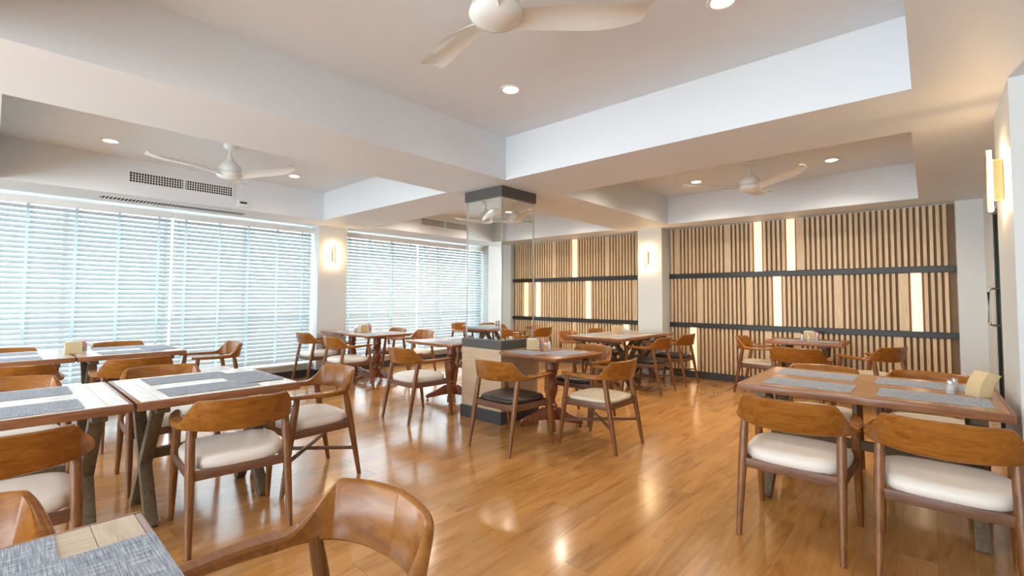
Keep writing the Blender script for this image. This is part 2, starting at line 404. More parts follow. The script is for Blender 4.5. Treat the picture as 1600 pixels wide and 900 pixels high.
# slatted back wall
wb = bmesh.new()
add_box(wb, -8.1, X1, YS+.045, YS+.25, 0, ZL+.1)
wallb = struct('wall_back', mesh_from(wb, 'wall_back'), 'wall', 'plaster rear wall behind the oak slats', 'wall')
wp = bmesh.new(); add_box(wp, -3.80, -3.36, 7.55, YS+.045, 0, ZL); add_box(wp, .26, X1, 7.78, YS+.045, 0, ZL); add_box(wp, -7.6, -7.14, 7.70, YS+.045, 0, ZL)
struct('wall_back_pillar', mesh_from(wp, 'wall_back_pillar'), 'wall', 'white plaster pillar with a wall light between the slatted panels', 'wall')
def slat_section(x0, x1, tiers, label, name):
    bm = bmesh.new(); add_box(bm, x0, x1, YS+.034, YS+.045, .10, 2.505)
    root = struct(name, mesh_from(bm, name), 'slatback', label, 'wall')
    p, w = .0632, .0355
    zs = [(.115, .832), (.911, 1.655), (1.738, 2.50)]
    n = int((x1-x0-.005)/p)
    for ti, (z0, z1) in enumerate(zs):
        slat = box_me('slat', -w/2, w/2, -.028, .014, z0, z1, .0015, 1)
        wide = box_me('wide_slat', -(p+w)/2, (p+w)/2, -.028, .014, z0, z1, .0015, 1)
        glow = box_me('light_panel', -(p+w)/2-.004, (p+w)/2+.004, -.006, .02, z0, z1)
        wides, lits = tiers[ti]
        i = 0
        while i < n:
            xc = x0+.02+w/2+i*p
            mid = xc+p/2
            isw = i+1 < n and any(abs(mid-c) <= p/2+1e-6 for c in wides)
            isl = i+1 < n and any(abs(mid-c) <= p/2+1e-6 for c in lits)
            if isl:
                g = obj('light_panel', glow, 'emit_panel', root, (mid, YS+.012, 0)); g['label'] = 'glowing warm translucent strip between slats'
                i += 2
            elif isw: obj('wide_slat', wide, 'slat', root, (mid, YS+.022, 0)); i += 2
            else: obj('slat', slat, 'slat', root, (xc, YS+.022, 0)); i += 1
    for z in (.832, 1.655):
        obj('rail', box_me('rail', x0, x1, YS-.022, YS+.034, z+.004, z+.076, .002, 1), 'rail', root)
    obj('baseboard', box_me('baseboard', x0, x1, YS-.03, YS+.034, 0, .113), 'base', root)
    return root
R = lambda l: [(a+b)/2 for a, b in l]
slat_section(-3.35, .255, [
    (R([(-2.216, -2.133), (-1.876, -1.759), (-1.491, -1.362), (-.352, -.237)]), R([(-3.063, -2.902)])),
    (R([(-2.903, -2.819), (-2.158, -2.057), (-.962, -.867), (-.325, -.223)]), R([(-1.721, -1.619), (-.204, -.087)])),
    (R([(-3.278, -3.176), (-2.448, -2.366), (-1.433, -1.353), (.137, .229)]), R([(-2.036, -1.919), (-1.599, -1.482)]))],
    'oak slatted wall panel with black rails right of the white pillar', 'trim_3')
slat_section(-7.12, -3.81, [
    (R([(-5.369, -5.277), (-4.9, -4.8)]), R([(-4.254, -4.098), (-6.75, -6.6)])),
    (R([(-5.541, -5.446), (-4.095, -3.993)]), R([(-6.349, -6.174), (-5.124, -4.99)])),
    (R([(-5.901, -5.817), (-4.604, -4.515)]), R([(-5.429, -5.304)]))],
    'oak slatted wall panel with black rails between mirror column and white pillar', 'trim_4')

# right side: pillar, glazed door, far limits
wr = bmesh.new()
add_box(wr, .345, X1, 3.62, 4.36, 0, ZL)
struct('wall_right', mesh_from(wr, 'wall_right'), 'wall', 'white wall end at the right edge beside the front table', 'wall')
br = bmesh.new(); add_box(br, .330, .345, 3.605, 4.36, 0, .12); add_box(br, .330, X1, 3.605, 3.62, 0, .12)
struct('baseboard_right', mesh_from(br, 'baseboard_right'), 'base', 'dark grey baseboard along the right wall end', 'baseboard')
d = struct('door_1', box_me('door_1_head', .50, .56, 4.36, 7.78, 2.2, ZL), 'wall', 'glass door with a chrome pull handle right of the slatted wall', 'door')
obj('door_frame', box_me('door_frame', .50, .56, 6.95, 7.78, 0, 2.2), 'wall', d)
obj('pane', box_me('pane', .525, .535, 4.37, 6.90, .02, 2.19), 'doorglass', d)
obj('seal', box_me('seal', 0.512, .530, 6.90, 6.95, 0, 2.2), 'black', d)
hb = bmesh.new(); hp = [(.525, 6.72, 1.06)]
for k in range(7): a = k/6*PI/2; hp.append((.475-.03*math.sin(a)-.0, 6.72, 1.09-.03*math.cos(a)))
for k in range(7): a = k/6*PI/2; hp.append((.475-.03*math.cos(a), 6.72, 1.40+.03*math.sin(a)))
hp.append((.525, 6.72, 1.43)); add_tube(hb, hp, [.012]*len(hp), 10)
tag(obj('handle', mesh_from(hb, 'handle', 50), 'chrome', d), 'chrome door pull handle')
we = bmesh.new(); add_box(we, X1, X1+.1, Y0, 8.1, 0, ZL)
struct('wall_side', mesh_from(we, 'wall_side'), 'wall', 'white side wall out of view beside the camera', 'wall')
wf = bmesh.new(); add_box(wf, -8.1, -6, Y0-.1, Y0, 0, ZL); add_box(wf, 1, X1, Y0-.1, Y0, 0, ZL); add_box(wf, -6, 1, Y0-.1, Y0, 0, .25); add_box(wf, -6, 1, Y0-.1, Y0, 2.35, ZL)
struct('wall_front', mesh_from(wf, 'wall_front'), 'wall', 'white wall with wide glazing out of view behind the camera', 'wall')

# ------------------------------------------------------------------ mirror column
CX, CYY, HS = -3.642, 3.866, .288
col = thing('mirror_column', 'square mirrored column on an oak plinth in the middle of the room', 'column', (CX, CYY, 0))
obj('skirting', box_me('skirting', -.315, .315, -.315, .315, 0, .13, .002, 1), 'base', col)
for nm, s, y in (('plinth_panel', 1, -1), ('plinth_panel', 1, 1)):
    obj('plinth_panel', box_me('plinth_panel', -.302, .302, -.01, .01, .13, .77), 'plinth', col, (0, y*.292, 0))
for x in (-1, 1): obj('plinth_panel', box_me('plinth_panel', -.282, .282, -.01, .01, .13, .77), 'plinth', col, (x*.292, 0, 0), (0, 0, PI/2))
obj('band', box_me('band', -.306, .306, -.306, .306, .77, .865, .002, 1), 'steelgrey', col)
for k in range(4):
    a = k*PI/2
    obj('mirror_panel', box_me('mirror_panel', -.262, .262, -.004, .004, .865, 2.405), 'mirror', col, (math.sin(a)*.264, -math.cos(a)*.264, 0), (0, 0, a))
for x in (-1, 1):
    for y in (-1, 1): obj('corner_trim', box_me('corner_trim', -.008, .008, -.008, .008, .865, 2.405, .0015, 1), 'chrome', col, (x*.268, y*.268, 0))
obj('cap', box_me('cap', -.290, .290, -.290, .290, 2.402, ZL, .002, 1), 'steelgrey', col)

# ------------------------------------------------------------------ chairs
def catmull(P, n):
    out = []
    for i in range(len(P)-1):
        p0, p1, p2, p3 = P[max(i-1, 0)], P[i], P[i+1], P[min(i+2, len(P)-1)]
        for k in range(n):
            t = k/n
            out.append(tuple(.5*((2*b)+(-a+c)*t+(2*a-5*b+4*c-d_)*t*t+(-a+3*b-3*c+d_)*t**3) for a, b, c, d_ in zip(p0, p1, p2, p3)))
    out.append(P[-1]); return out
half = [(.250, .255), (.266, .16), (.276, .06), (.274, -.03), (.256, -.118), (.214, -.195), (.122, -.252), (0, -.274)]
path = catmull(half, 11); path = path + [(-x, y) for x, y in path[::-1][1:]]
NP = len(path)
cum = [0]
for a, b in zip(path, path[1:]): cum.append(cum[-1]+math.hypot(a[0]-b[0], a[1]-b[1]))
LT = cum[-1]
S0 = next(c for c, q in zip(cum, path) if q[0] < .266 and q[1] < 0); S1 = next(c for c, q in zip(cum, path) if q[0] < .198 and q[1] < 0)        # where the arm starts to rise, where the back reaches full height
def station(i):
    s = min(cum[i], LT-cum[i]); t = max(0, min(1, (s-S0)/(S1-S0)))
    rise = 1-(1-t**2.3)**1.6
    mid = min(1, s/(LT/2))
    z1 = .650 + (.775-.650)*rise + .004*max(0, (s-S1)/(LT/2-S1))
    z0 = .615 + .012*(1-min(1, s/.3)) - .010*max(0, min(1, (s-S0)/(LT/2-S0)))
    wd = .032 + .024*min(1, s/.08)
    wd = (wd+.014)*(1-t**.7)+.024*t**.7 if t > 0 else wd + .014*max(0, min(1, (s-.12)/.2))
    a, b = path[max(i-1, 0)], path[min(i+1, NP-1)]
    tx, ty = b[0]-a[0], b[1]-a[1]; l = math.hypot(tx, ty); nx, ny = -ty/l, tx/l     # inward normal candidates
    if nx*(-path[i][0])+ny*(.1-path[i][1]) < 0: nx, ny = -nx, -ny
    lean = .030*rise
    c = min(.008, wd*.3)
    x, y = path[i]
    sec = [(-wd/2, z0+c), (-wd/2+c, z0), (wd/2-c, z0), (wd/2, z0+c), (wd/2, z1-c), (wd/2-c, z1), (-wd/2+c, z1), (-wd/2, z1-c)]
    out = []
    for o_, z in sec:
        k = o_ - lean*(z-z0)/max(.03, z1-z0)
        out.append((x+nx*k, y+ny*k, z))
    return out
def loft(i0, i1, name):
    bm = bmesh.new(); rings = [[bm.verts.new(p) for p in station(i)] for i in range(i0, i1+1)]
    for r_0, r_1 in zip(rings, rings[1:]):
        for k in range(8): bm.faces.new((r_0[k], r_0[(k+1) % 8], r_1[(k+1) % 8], r_1[k]))
    bm.faces.new(rings[0][::-1]); bm.faces.new(rings[-1])
    return mesh_from(bm, name, 42)
IK = next(i for i in range(NP) if cum[i] > S0-.02)
def cushion(name, ax=.250, ay=.238, z0=.404, t=.074, n=44, e=3.8):
    bm = bmesh.new()
    prof = [(.93, z0), (.985, z0+t*.12), (1.0, z0+t*.38), (.995, z0+t*.60), (.965, z0+t*.79), (.90, z0+t*.91), (.74, z0+t*.98), (.45, z0+t), (.2, z0+t*.99)]
    rings = []
    for r, z in prof:
        ring = []
        for k in range(n):
            a = 2*PI*k/n; c, s = math.cos(a), math.sin(a)
            q = (abs(c)**e+abs(s)**e)**(-1/e)
            yy = q*s*ay*r; xx = q*c*ax*r*(1+.25*yy)
            ring.append(bm.verts.new((xx, yy+.01, z-(.006*(yy/ay)**2 if r < .9 else 0))))
        rings.append(ring)
    for r_0, r_1 in zip(rings, rings[1:]):
        for k in range(n): bm.faces.new((r_0[k], r_0[(k+1) % n], r_1[(k+1) % n], r_1[k]))
    bm.faces.new(rings[0][::-1]); bm.faces.new(rings[-1])
    return mesh_from(bm, name, 60)
FT = {}
for sx in (-1, 1):
    FT[('r', sx)] = ((sx*.240, -.285, 0), (sx*.232, -.168, .625)); FT[('f', sx)] = ((sx*.260, .285, 0), (sx*.254, .195, .630))
def legpt(k, sx, z):
    a, b = FT[(k, sx)]; t = z/b[2]; return tuple(a[i]+(b[i]-a[i])*t for i in range(3))
CH = {}
def chair_meshes():
    CH['arm'] = [loft(0, IK, 'armrest'), loft(NP-1-IK, NP-1, 'armrest')]
    CH['back'] = loft(IK, NP-1-IK, 'backrest')
    CH['legs'] = []
    for k in ('r', 'f'):
        for sx in (-1, 1):
            pts = [legpt(k, sx, z) for z in (0, .2, .40, .55, .628)]
            CH['legs'].append(tube_me('leg', pts, [.0145, .0195, .0235, .0225, .019], 14))
    bm = bmesh.new()
    for a, b in ((('r', -1), ('r', 1)), (('f', -1), ('f', 1)), (('r', -1), ('f', -1)), (('r', 1), ('f', 1))):
        add_bar(bm, legpt(*a, .385), legpt(*b, .385), .020, .052)
    CH['frame'] = mesh_from(bm, 'seat_frame', 40)
    CH['x'] = [bar_me('stretcher', legpt('r', -1, .20), legpt('f', 1, .20), .020, .024), bar_me('stretcher', legpt('r', 1, .214), legpt('f', -1, .214), .020, .024)]
    CH['cream'] = cushion('seat'); CH['black'] = cushion('seat_black', .245, .235, .408, .050); CH['ivory'] = cushion('seat_ivory', .245, .235, .408, .040, 44, 4.5)
chair_meshes()
SEATM = {'cream': 'cream', 'black': 'blackv', 'ivory': 'ivory'}
def chair(x, y, face, label, group, seat='cream', cross=False):
    """face: world heading in degrees the sitter looks to (0 = +X, 90 = +Y)"""
    t = thing('dining_armchair', label, 'chair', (x, y, 0), math.radians(face-90), group)
    obj('seat', CH[seat], SEATM[seat], t)
    obj('seat_frame', CH['frame'], 'chair_rail', t)
    obj('backrest', CH['back'], 'chair', t)
    for a in CH['arm']: obj('armrest', a, 'chair', t)
    for l in CH['legs']: obj('leg', l, 'chair_leg', t)
    if cross:
        for s in CH['x']: obj('stretcher', s, 'chair_rail', t)
    return t
GL, GM, GB, GR = 'armchairs at the window tables', 'armchairs at the pedestal tables', 'armchairs at the tables by the slatted wall', 'armchairs at the front right table'
PX, MX, PY, MY = 0, 180, 90, 270
chair(-.59, 3.13, PY, 'cream seated armchair on the near side of the right table, back to camera, left one', GR)
chair(.03, 3.12, PY, 'cream seated armchair cut by the right edge of the picture, next to the wall end', GR)
chair(-.66, 4.30, MY, 'armchair on the far side of the right table, left of the two backs', GR)
chair(-.02, 4.42, MY, 'armchair on the far side of the right table, in front of the napkin box', GR)
chair(-1.80, 7.28, PX, 'armchair left of the small table against the slatted wall', GB, 'ivory')
chair(-1.12, 6.22, PY, 'armchair with its back to camera before the small slatted wall table', GB, 'ivory')
chair(-.52, 6.98, 150, 'armchair standing alone right of the small slatted wall table', GB, 'ivory')
chair(-2.845, 3.165, PY, 'black seated armchair in front of the mirror column, back to camera', GM, 'black')
chair(-2.265, 3.765, MX, 'ivory seated armchair with crossed stretchers right of the table beside the column', GM, 'ivory', True)
chair(-2.90, 4.42, MY, 'black seated armchair behind the pedestal table beside the column', GM, 'black')
chair(-3.01, 6.30, MX, 'black seated armchair with crossed stretchers at the long rear table, nearer one', GB, 'black', True)
chair(-3.0, 7.15, MX, 'black seated armchair at the long rear table nearest the glowing strip', GB, 'black', True)
chair(-4.19, 6.27, PX, 'armchair left of the long rear table, nearer to the mirror column', GB)
chair(-4.17, 7.10, PX, 'armchair left of the long rear table, close to the slatted wall', GB)
chair(-5.52, 6.80, MX, 'armchair just right of the mirror column near the slatted wall', GB)
chair(-6.35, 7.36, MY, 'armchair behind the mirror column, its back to the slatted wall', GB)
chair(-7.24, 6.67, PX, 'small far armchair by the blinds, just left of the mirror column', GM)
chair(-4.29, 3.21, PY, 'cream seated armchair left of the mirror column with its back to camera', GM)
chair(-4.62, 4.55, MY, 'black seated armchair behind the table left of the column', GM, 'black')
chair(-7.18, 3.45, PY, 'leftmost armchair at the table before the pillar, against the blinds', GM)
chair(-6.20, 3.40, PY, 'second armchair at the table before the pillar, back to camera', GM)
chair(-7.05, 4.62, MY, 'far side armchair beyond the napkin box of the table by the pillar', GM)
chair(-6.26, 4.60, MY, 'far side armchair at the right end of the table by the pillar', GM)
chair(-6.84, .105, PX, 'armchair against the blinds at the far window table, at the left edge', GL)
chair(-7.0, 1.03, PX, 'armchair against the blinds, right of the napkin box', GL)
chair(-5.53, .13, MX, 'armchair on the near side of the far window table, at the left edge', GL)
chair(-5.49, .90, MX, 'armchair on the near side of the far window table, showing its whole back', GL)
chair(-6.28, 1.74, MY, 'armchair at the right end of the far window table before the blinds', GL)
chair(-4.28, .09, PX, 'armchair beyond the nearer window table, at the left edge', GL)
chair(-4.24, .905, PX, 'armchair beyond the nearer window table, its back rising above the placemats', GL)
chair(-2.97, .04, MX, 'cream seated armchair cut by the left edge, back to camera', GL)
chair(-3.055, .975, 173, 'large cream seated armchair in the left foreground with its back to camera', GL)
chair(-3.46, 1.60, MY, 'cream seated armchair with crossed stretchers at the end of the nearer window table', GL, 'cream', True)
chair(-1.66, -.13, PX, 'armchair back at the lower left edge beyond the foreground table', GL)
chair(-1.12, .485, MY, 'foreground armchair cut by the bottom edge at the end of the nearest table', GL)

# ------------------------------------------------------------------ tables
TH = .76
def trestle_table(cx, cy, lx, ly, rz, label, group, light='table_pale', edge='table_edge', inset=.125):
    t = thing('trestle_table', label, 'table', (cx, cy, 0), rz, group)
    eb = .085
    nb = 4; bw = ly/nb
    # boards between two breadboard ends, a darker lipping all round
    e = .016
    for k in range(nb):
        obj('top_board', box_me('top_board', -lx/2+eb+e, lx/2-eb-e, -ly/2+k*bw+(e if k == 0 else .0004), -ly/2+(k+1)*bw-(e if k == nb-1 else .0004), TH-.042, TH, .001, 1), light, t)
    for s in (-1, 1):
        obj('end_board', box_me('end_board', -ly/2+e, ly/2-e, -eb/2, eb/2-.0006, TH-.042, TH, .001, 1), light, t, (s*(lx/2-eb/2-e), 0, 0), (0, 0, PI/2))
    for s in (-1, 1):
        obj('edge_strip', box_me('edge_strip', -lx/2, lx/2, -e/2, e/2, TH-.046, TH-.0004, .005, 2), edge, t, (0, s*(ly/2-e/2), 0))
        obj('edge_strip', box_me('edge_strip', -ly/2+e, ly/2-e, -e/2, e/2, TH-.046, TH-.0004, .004, 2), edge, t, (s*(lx/2-e/2), 0, 0), (0, 0, PI/2))
    xe, ye, yt = lx/2-inset, ly/2-(.15 if lx > 1 else .24), ly/2-.20
    for sx in (-1, 1):
        x = sx*xe
        obj('bearer', box_me('bearer', x-.032, x+.032, -ly/2+.06, ly/2-.06, TH-.084, TH-.046, .003, 1), 'trestle', t)
        obj('leg', bar_me('leg', (x, -ye, 0), (x, yt, TH-.084), .055, .062, (1, 0, 0)), 'trestle', t)
        obj('leg', bar_me('leg', (x+.002, ye, 0), (x+.002, -yt, TH-.084), .051, .062, (1, 0, 0)), 'trestle', t)
    obj('beam', box_me('beam', -xe, xe, -.018, .018, .33, .39, .003, 1), 'trestle', t)
    return t
def placemat(x, y, sx, sy, label, group, z=TH, rz=0.0):
    me = box_me('placemat', -sx/2, sx/2, -sy/2, sy/2, 0, .0022)
    return tag(obj('placemat', me, 'mat', None, (x, y, z+.0003), (0, 0, rz)), label, 'placemat', group)
GT = 'wooden tables in the dining room'; GP = 'grey woven placemats'
trestle_table(-6.27, .96, .84, .97, PI/2, 'far window table whose end chair faces left before the blinds', GT)
trestle_table(-6.27, .115, .83, .97, PI/2, 'far window table at the left edge, joined to the next by the napkin box', GT)
trestle_table(-3.57, .955, .85, .94, PI/2, 'nearer window table with three placemats, end armchair at its right', GT)
trestle_table(-3.57, .095, .84, .94, PI/2, 'nearer window table cut by the left edge of the picture', GT)
trestle_table(-1.09, -.14, .84, .93, PI/2, 'nearest table whose corner fills the lower left of the picture', GT)
trestle_table(-.335, 3.845, 1.27, 1.02, 0, 'right front table of warm wood with four placemats beside the wall end', GT, 'table')
trestle_table(-1.25, 7.37, .87, .70, 0, 'small table against the slatted wall', GT, 'table_edge', 'table_edge', .215)
trestle_table(-3.60, 6.16, .86, .90, PI/2, 'long rear table, nearer half, with black seated chairs', GT)
trestle_table(-3.60, 7.05, .86, .90, PI/2, 'long rear table, farther half, touching the slatted wall area', GT)
# placemats
placemat(-3.81, .92, .31, .47, 'placemat on the far side of the nearer window table, right half', GP)
placemat(-3.32, .92, .29, .48, 'placemat on the near side of the nearer window table, before the large armchair', GP)
placemat(-3.54, 1.215, .50, .27, 'placemat laid crosswise at the right end of the nearer window table', GP, TH+.0025)
placemat(-3.83, .09, .33, .48, 'placemat on the far side of the nearer window table, at the left edge', GP)
placemat(-3.30, .09, .31, .48, 'placemat on the near side of the nearer window table, at the left edge', GP)
placemat(-6.56, .95, .30, .47, 'placemat against the blinds on the far window table, right half', GP)
placemat(-6.02, .95, .30, .47, 'placemat on the near side of the far window table, right half', GP)
placemat(-6.27, 1.22, .50, .26, 'placemat laid crosswise at the right end of the far window table', GP, TH+.0025)
placemat(-6.52, .08, .30, .48, 'placemat against the blinds on the far window table, at the left edge', GP)
placemat(-6.00, .08, .30, .48, 'placemat on the near side of the far window table, at the left edge', GP)
placemat(-1.37, -.13, .33, .49, 'placemat at the left on the nearest foreground table', GP)
placemat(-1.08, .13, .60, .29, 'large placemat along the edge of the nearest foreground table', GP, TH+.0025)
placemat(-.605, 3.60, .48, .32, 'near left placemat on the right front table', GP)
placemat(-.005, 3.60, .48, .32, 'near right placemat on the right front table, before the napkin box', GP)
placemat(-.64, 4.09, .48, .30, 'far left placemat on the right front table', GP)
placemat(-.06, 4.09, .46, .30, 'far right placemat on the right front table', GP)
placemat(-1.42, 7.22, .34, .25, 'left placemat on the small slatted wall table', GP)
placemat(-1.04, 7.25, .34, .25, 'right placemat on the small slatted wall table', GP)
placemat(-3.34, 6.16, .30, .45, 'near placemat on the long rear table before the black seated chair', GP)
placemat(-3.86, 6.16, .30, .45, 'left placemat on the nearer half of the long rear table', GP)
placemat(-3.34, 7.05, .30, .45, 'right placemat on the farther half of the long rear table', GP)
placemat(-3.86, 7.05, .30, .45, 'left placemat on the farther half of the long rear table', GP)

def pedestal_table(cx, cy, lx, ly, rz, label):
    t = thing('pedestal_table', label, 'table', (cx, cy, 0), math.radians(rz), GT)
    bm = bmesh.new(); add_box(bm, -lx/2, lx/2, -ly/2, ly/2, TH-.022, TH, .009, 3)
    obj('tabletop', mesh_from(bm, 'tabletop', 40), 'table_red', t)
    obj('edge_moulding', box_me('edge_moulding', -lx/2+.025, lx/2-.025, -ly/2+.025, ly/2-.025, TH-.040, TH-.022, .006, 2), 'table_red', t)
    bm = bmesh.new(); add_box(bm, -.20, .20, -.035, .035, TH-.075, TH-.040, .005); add_box(bm, -.035, .035, -.20, .20, TH-.075, TH-.041, .005)
    obj('support_cross', mesh_from(bm, 'support_cross', 40), 'pedestal', t)
    prof = [(.050, .10), (.052, .19), (.046, .20), (.054, .215), (.054, .225), (.040, .24), (.034, .27), (.040, .31), (.054, .36), (.058, .40), (.050, .45), (.036, .49), (.046, .50), (.046, .512), (.036, .524), (.050, .54), (.050, .556), (.038, .57), (.052, .585), (.052, .60), (.046, .62), (.050, .68), (.050, .69)]
    obj('column', lathe_me('column', [(r*1.22, z) for r, z in prof], 20), 'pedestal', t)
    poly = [(.03, .08), (.03, .20), (.09, .19), (.18, .125), (.28, .085), (.315, .070), (.325, .045), (.305, .030), (.22, .045), (.13, .065)]
    me = prism_me('foot', poly, -.026, .026, 'XZ', .004)
    gl = lathe_me('glide', [(.012, 0), (.014, .008), (.006, .014), (.006, .034)], 10)
    for k in range(4):
        a = PI/4+k*PI/2
        f = obj('foot', me, 'pedestal', t, None, (0, 0, a)); obj('glide', gl, 'glide', f, (.300, 0, 0))
    return t
pedestal_table(-2.925, 3.875, .78, .76, -4, 'square pedestal table of reddish wood right of the mirror column')
pedestal_table(-4.63, 4.0, .92, .78, 0, 'reddish pedestal table left of the mirror column with a turned leg')
pedestal_table(-6.42, 4.03, .80, .78, 0, 'pedestal table near the window pillar, nearer half holding the napkin box')
pedestal_table(-7.17, 4.03, .68, .78, 0, 'pedestal table touching the window pillar, left half')
pedestal_table(-6.60, 6.72, .82, .80, 0, 'far pedestal table behind the mirror column')
placemat(-2.78, 3.90, .32, .46, 'right placemat on the table beside the mirror column', GP, TH, math.radians(-4))
placemat(-3.06, 3.66, .42, .28, 'near placemat on the table beside the mirror column', GP, TH+.0025, math.radians(-4))
placemat(-4.45, 3.84, .46, .30, 'near placemat on the table left of the mirror column', GP)
placemat(-4.55, 4.20, .46, .28, 'far placemat on the table left of the mirror column', GP)
placemat(-6.33, 3.84, .46, .28, 'near placemat on the table by the window pillar, right half', GP)
placemat(-7.15, 3.82, .46, .28, 'near placemat on the table by the window pillar, left half', GP)
placemat(-6.33, 4.22, .46, .28, 'far placemat on the table by the window pillar, right half', GP)

# ------------------------------------------------------------------ table-top things
def napkin_box(x, y, rz, label, curved=False, sachets=True):
    t = thing('napkin_holder', label, 'napkin holder', (x, y, TH), math.radians(rz), 'napkin holders on the tables')
    W_, H_ = (.088 if curved else .125), .115
    if curved:
        out = [(-.042+.060*(k/8)**2, .012*0+.145*k/8) for k in range(9)]
        inn = [(.028+.060*(k/8)**2, .125*k/8) for k in range(9)][::-1]
        obj('body', prism_me('body', out+inn, -W_/2, W_/2, 'XZ', .002), 'napkin_box', t)
        obj('napkins', box_me('napkins', .012, .045, -.034, .034, .10, .142, .002, 1), 'napkin', t, (.0, 0, 0), (0, .25, 0))
    else:
        for s in (-1, 1): obj('side_panel', box_me('side_panel', s*.034-.004, s*.034+.004, -W_/2, W_/2, 0, H_-.002, .002, 1), 'napkin_box', t)
        obj('base', box_me('base', -.03, .03, -W_/2, W_/2, 0, .010), 'napkin_box', t)
        for s in (-1, 1): obj('end_panel', box_me('end_panel', -.03, .03, s*(W_/2-.004)-.004, s*(W_/2-.004)+.004, .010, H_-.03), 'napkin_box', t)
        obj('napkins', box_me('napkins', -.024, .010, -.05, .05, .010, H_+.006, .002, 1), 'napkin', t)
    return t
def sachets(x, y, label):
    t = thing('sachet_cup', label, 'sachets', (x, y, TH), 0, 'sugar sachets on the tables')
    obj('cup', lathe_me('cup', [(.020, 0), (.026, .055), (.023, .055), (.018, .006)], 16), 'glassy', t)
    for k in range(5):
        me = box_me('sachet', -.016, .016, -.002, .002, .010, .095+.012*(k % 3))
        obj('sachet', me, 'pink' if k % 2 == 0 else 'napkin', t, ((k-2)*.003, (k-2)*.006, 0), ((k-2)*.05, (k % 2-.5)*.2, k*.4))
    return t
def shaker(x, y, label):
    t = thing('salt_shaker', label, 'shaker', (x, y, TH), 0, 'salt and pepper shakers')
    obj('jar', lathe_me('jar', [(.019, 0), (.020, .004), (.019, .045), (.014, .058)], 16), 'glassy', t)
    obj('salt', lathe_me('salt', [(.016, .003), (.016, .034)], 14), 'napkin', t)
    obj('cap', lathe_me('cap', [(.016, .057), (.0165, .072), (.012, .082), (.004, .085)], 16), 'chrome', t)
napkin_box(.20, 3.82, 40, 'curved beige wooden napkin holder on the right front table', True)
shaker(.08, 3.83, 'salt shaker beside the curved napkin holder'); shaker(.10, 3.93, 'pepper shaker behind the salt on the right front table')
napkin_box(-6.22, .55, 0, 'beige napkin holder on the seam of the two far window tables'); sachets(-6.29, .63, 'pink sachets beside the far window napkin holder')
napkin_box(-3.21, 3.92, -48, 'beige napkin holder on the table beside the mirror column'); sachets(-3.17, 4.03, 'pink sachets beside the column napkin holder'); shaker(-3.10, 4.08, 'shaker beside the column napkin holder')
napkin_box(-3.70, 6.62, -40, 'beige napkin holder on the long rear table'); shaker(-3.60, 6.70, 'left shaker on the long rear table'); shaker(-3.55, 6.76, 'right shaker on the long rear table')
napkin_box(-1.24, 7.50, 90, 'beige napkin holder on the small slatted wall table'); shaker(-1.30, 7.36, 'left shaker on the small slatted wall table'); shaker(-1.22, 7.35, 'right shaker on the small slatted wall table'); sachets(-1.14, 7.40, 'pink sachets on the small slatted wall table')
napkin_box(-6.78, 4.0, 0, 'beige napkin holder on the table by the window pillar'); sachets(-6.80, 4.13, 'pink sachets on the table by the window pillar'); shaker(-6.90, 3.92, 'shaker left of the pillar table napkin holder'); shaker(-6.95, 3.99, 'second shaker left of the pillar table napkin holder')

# ------------------------------------------------------------------ ceiling fans
def blade_mesh():
    bm = bmesh.new(); N = 22; rings = []
    for i in range(N+1):
        u = i/N; r = .09+.63*u
        w = .085+.090*math.sin(PI*min(1, u*.62+.12)) - .012*u
        sweep = -.10*u*u+.05*u
        z = -.035*math.sin(u*PI*.55)*0 - .020+.016*math.sin(u*2*PI*.8) + .085*u**1.8
        tw = -math.radians(14-8*u)
        ring = []
        for s, th in ((-1, 0), (-.6, .006), (0, .009), (.6, .006), (1, 0), (.6, -.004), (0, -.002), (-.6, -.004)):
            o_ = s*w*.5
            camber = .018*(1-s*s)
            ring.append(bm.verts.new((r, sweep+o_*math.cos(tw)-(th+camber)*math.sin(tw), z+o_*math.sin(tw)+(th+camber)*math.cos(tw))))
        rings.append(ring)
    for a, b in zip(rings, rings[1:]):
        for k in range(8): bm.faces.new((a[k], a[(k+1) % 8], b[(k+1) % 8], b[k]))
    bm.faces.new(rings[0][::-1]); bm.faces.new(rings[-1])
    return mesh_from(bm, 'blade', 55)
BL = blade_mesh()
canopy = lathe_me('canopy', [(.068, 0), (.068, -.012), (.062, -.035), (.045, -.055), (.028, -.060)][::-1], 28)
rod = lathe_me('rod', [(.012, -.13), (.012, -.055)], 12)
motor = lathe_me('motor', [(.020, -.12), (.026, -.135), (.034, -.165), (.064, -.195), (.094, -.225), (.108, -.255), (.110, -.280), (.104, -.300)][::-1], 32)
hub = lathe_me('hub', [(.108, -.302), (.120, -.314), (.124, -.334), (.110, -.356), (.072, -.372), (.02, -.378)][::-1], 32)
def fan(x, y, a0, label):
    t = thing('ceiling_fan', label, 'ceiling fan', (x, y, ZH), 0, 'white three-bladed ceiling fans')
    obj('canopy', canopy, 'fan', t); obj('rod', rod, 'fan', t); obj('motor', motor, 'fan', t); obj('hub', hub, 'fan', t)
    for k in range(3): obj('blade', BL, 'fan', t, (0, 0, -.325), (0, 0, math.radians(a0+120*k)))
fan(-1.45, 1.50, 50, 'large white ceiling fan cut by the top edge of the picture')
fan(-1.54, 5.88, 92, 'white ceiling fan in the tray before the slatted wall')
fan(-5.56, 1.66, 38, 'white ceiling fan before the air grille at the left')
fan(-5.50, 5.75, 102, 'white ceiling fan half hidden behind the mirror column')

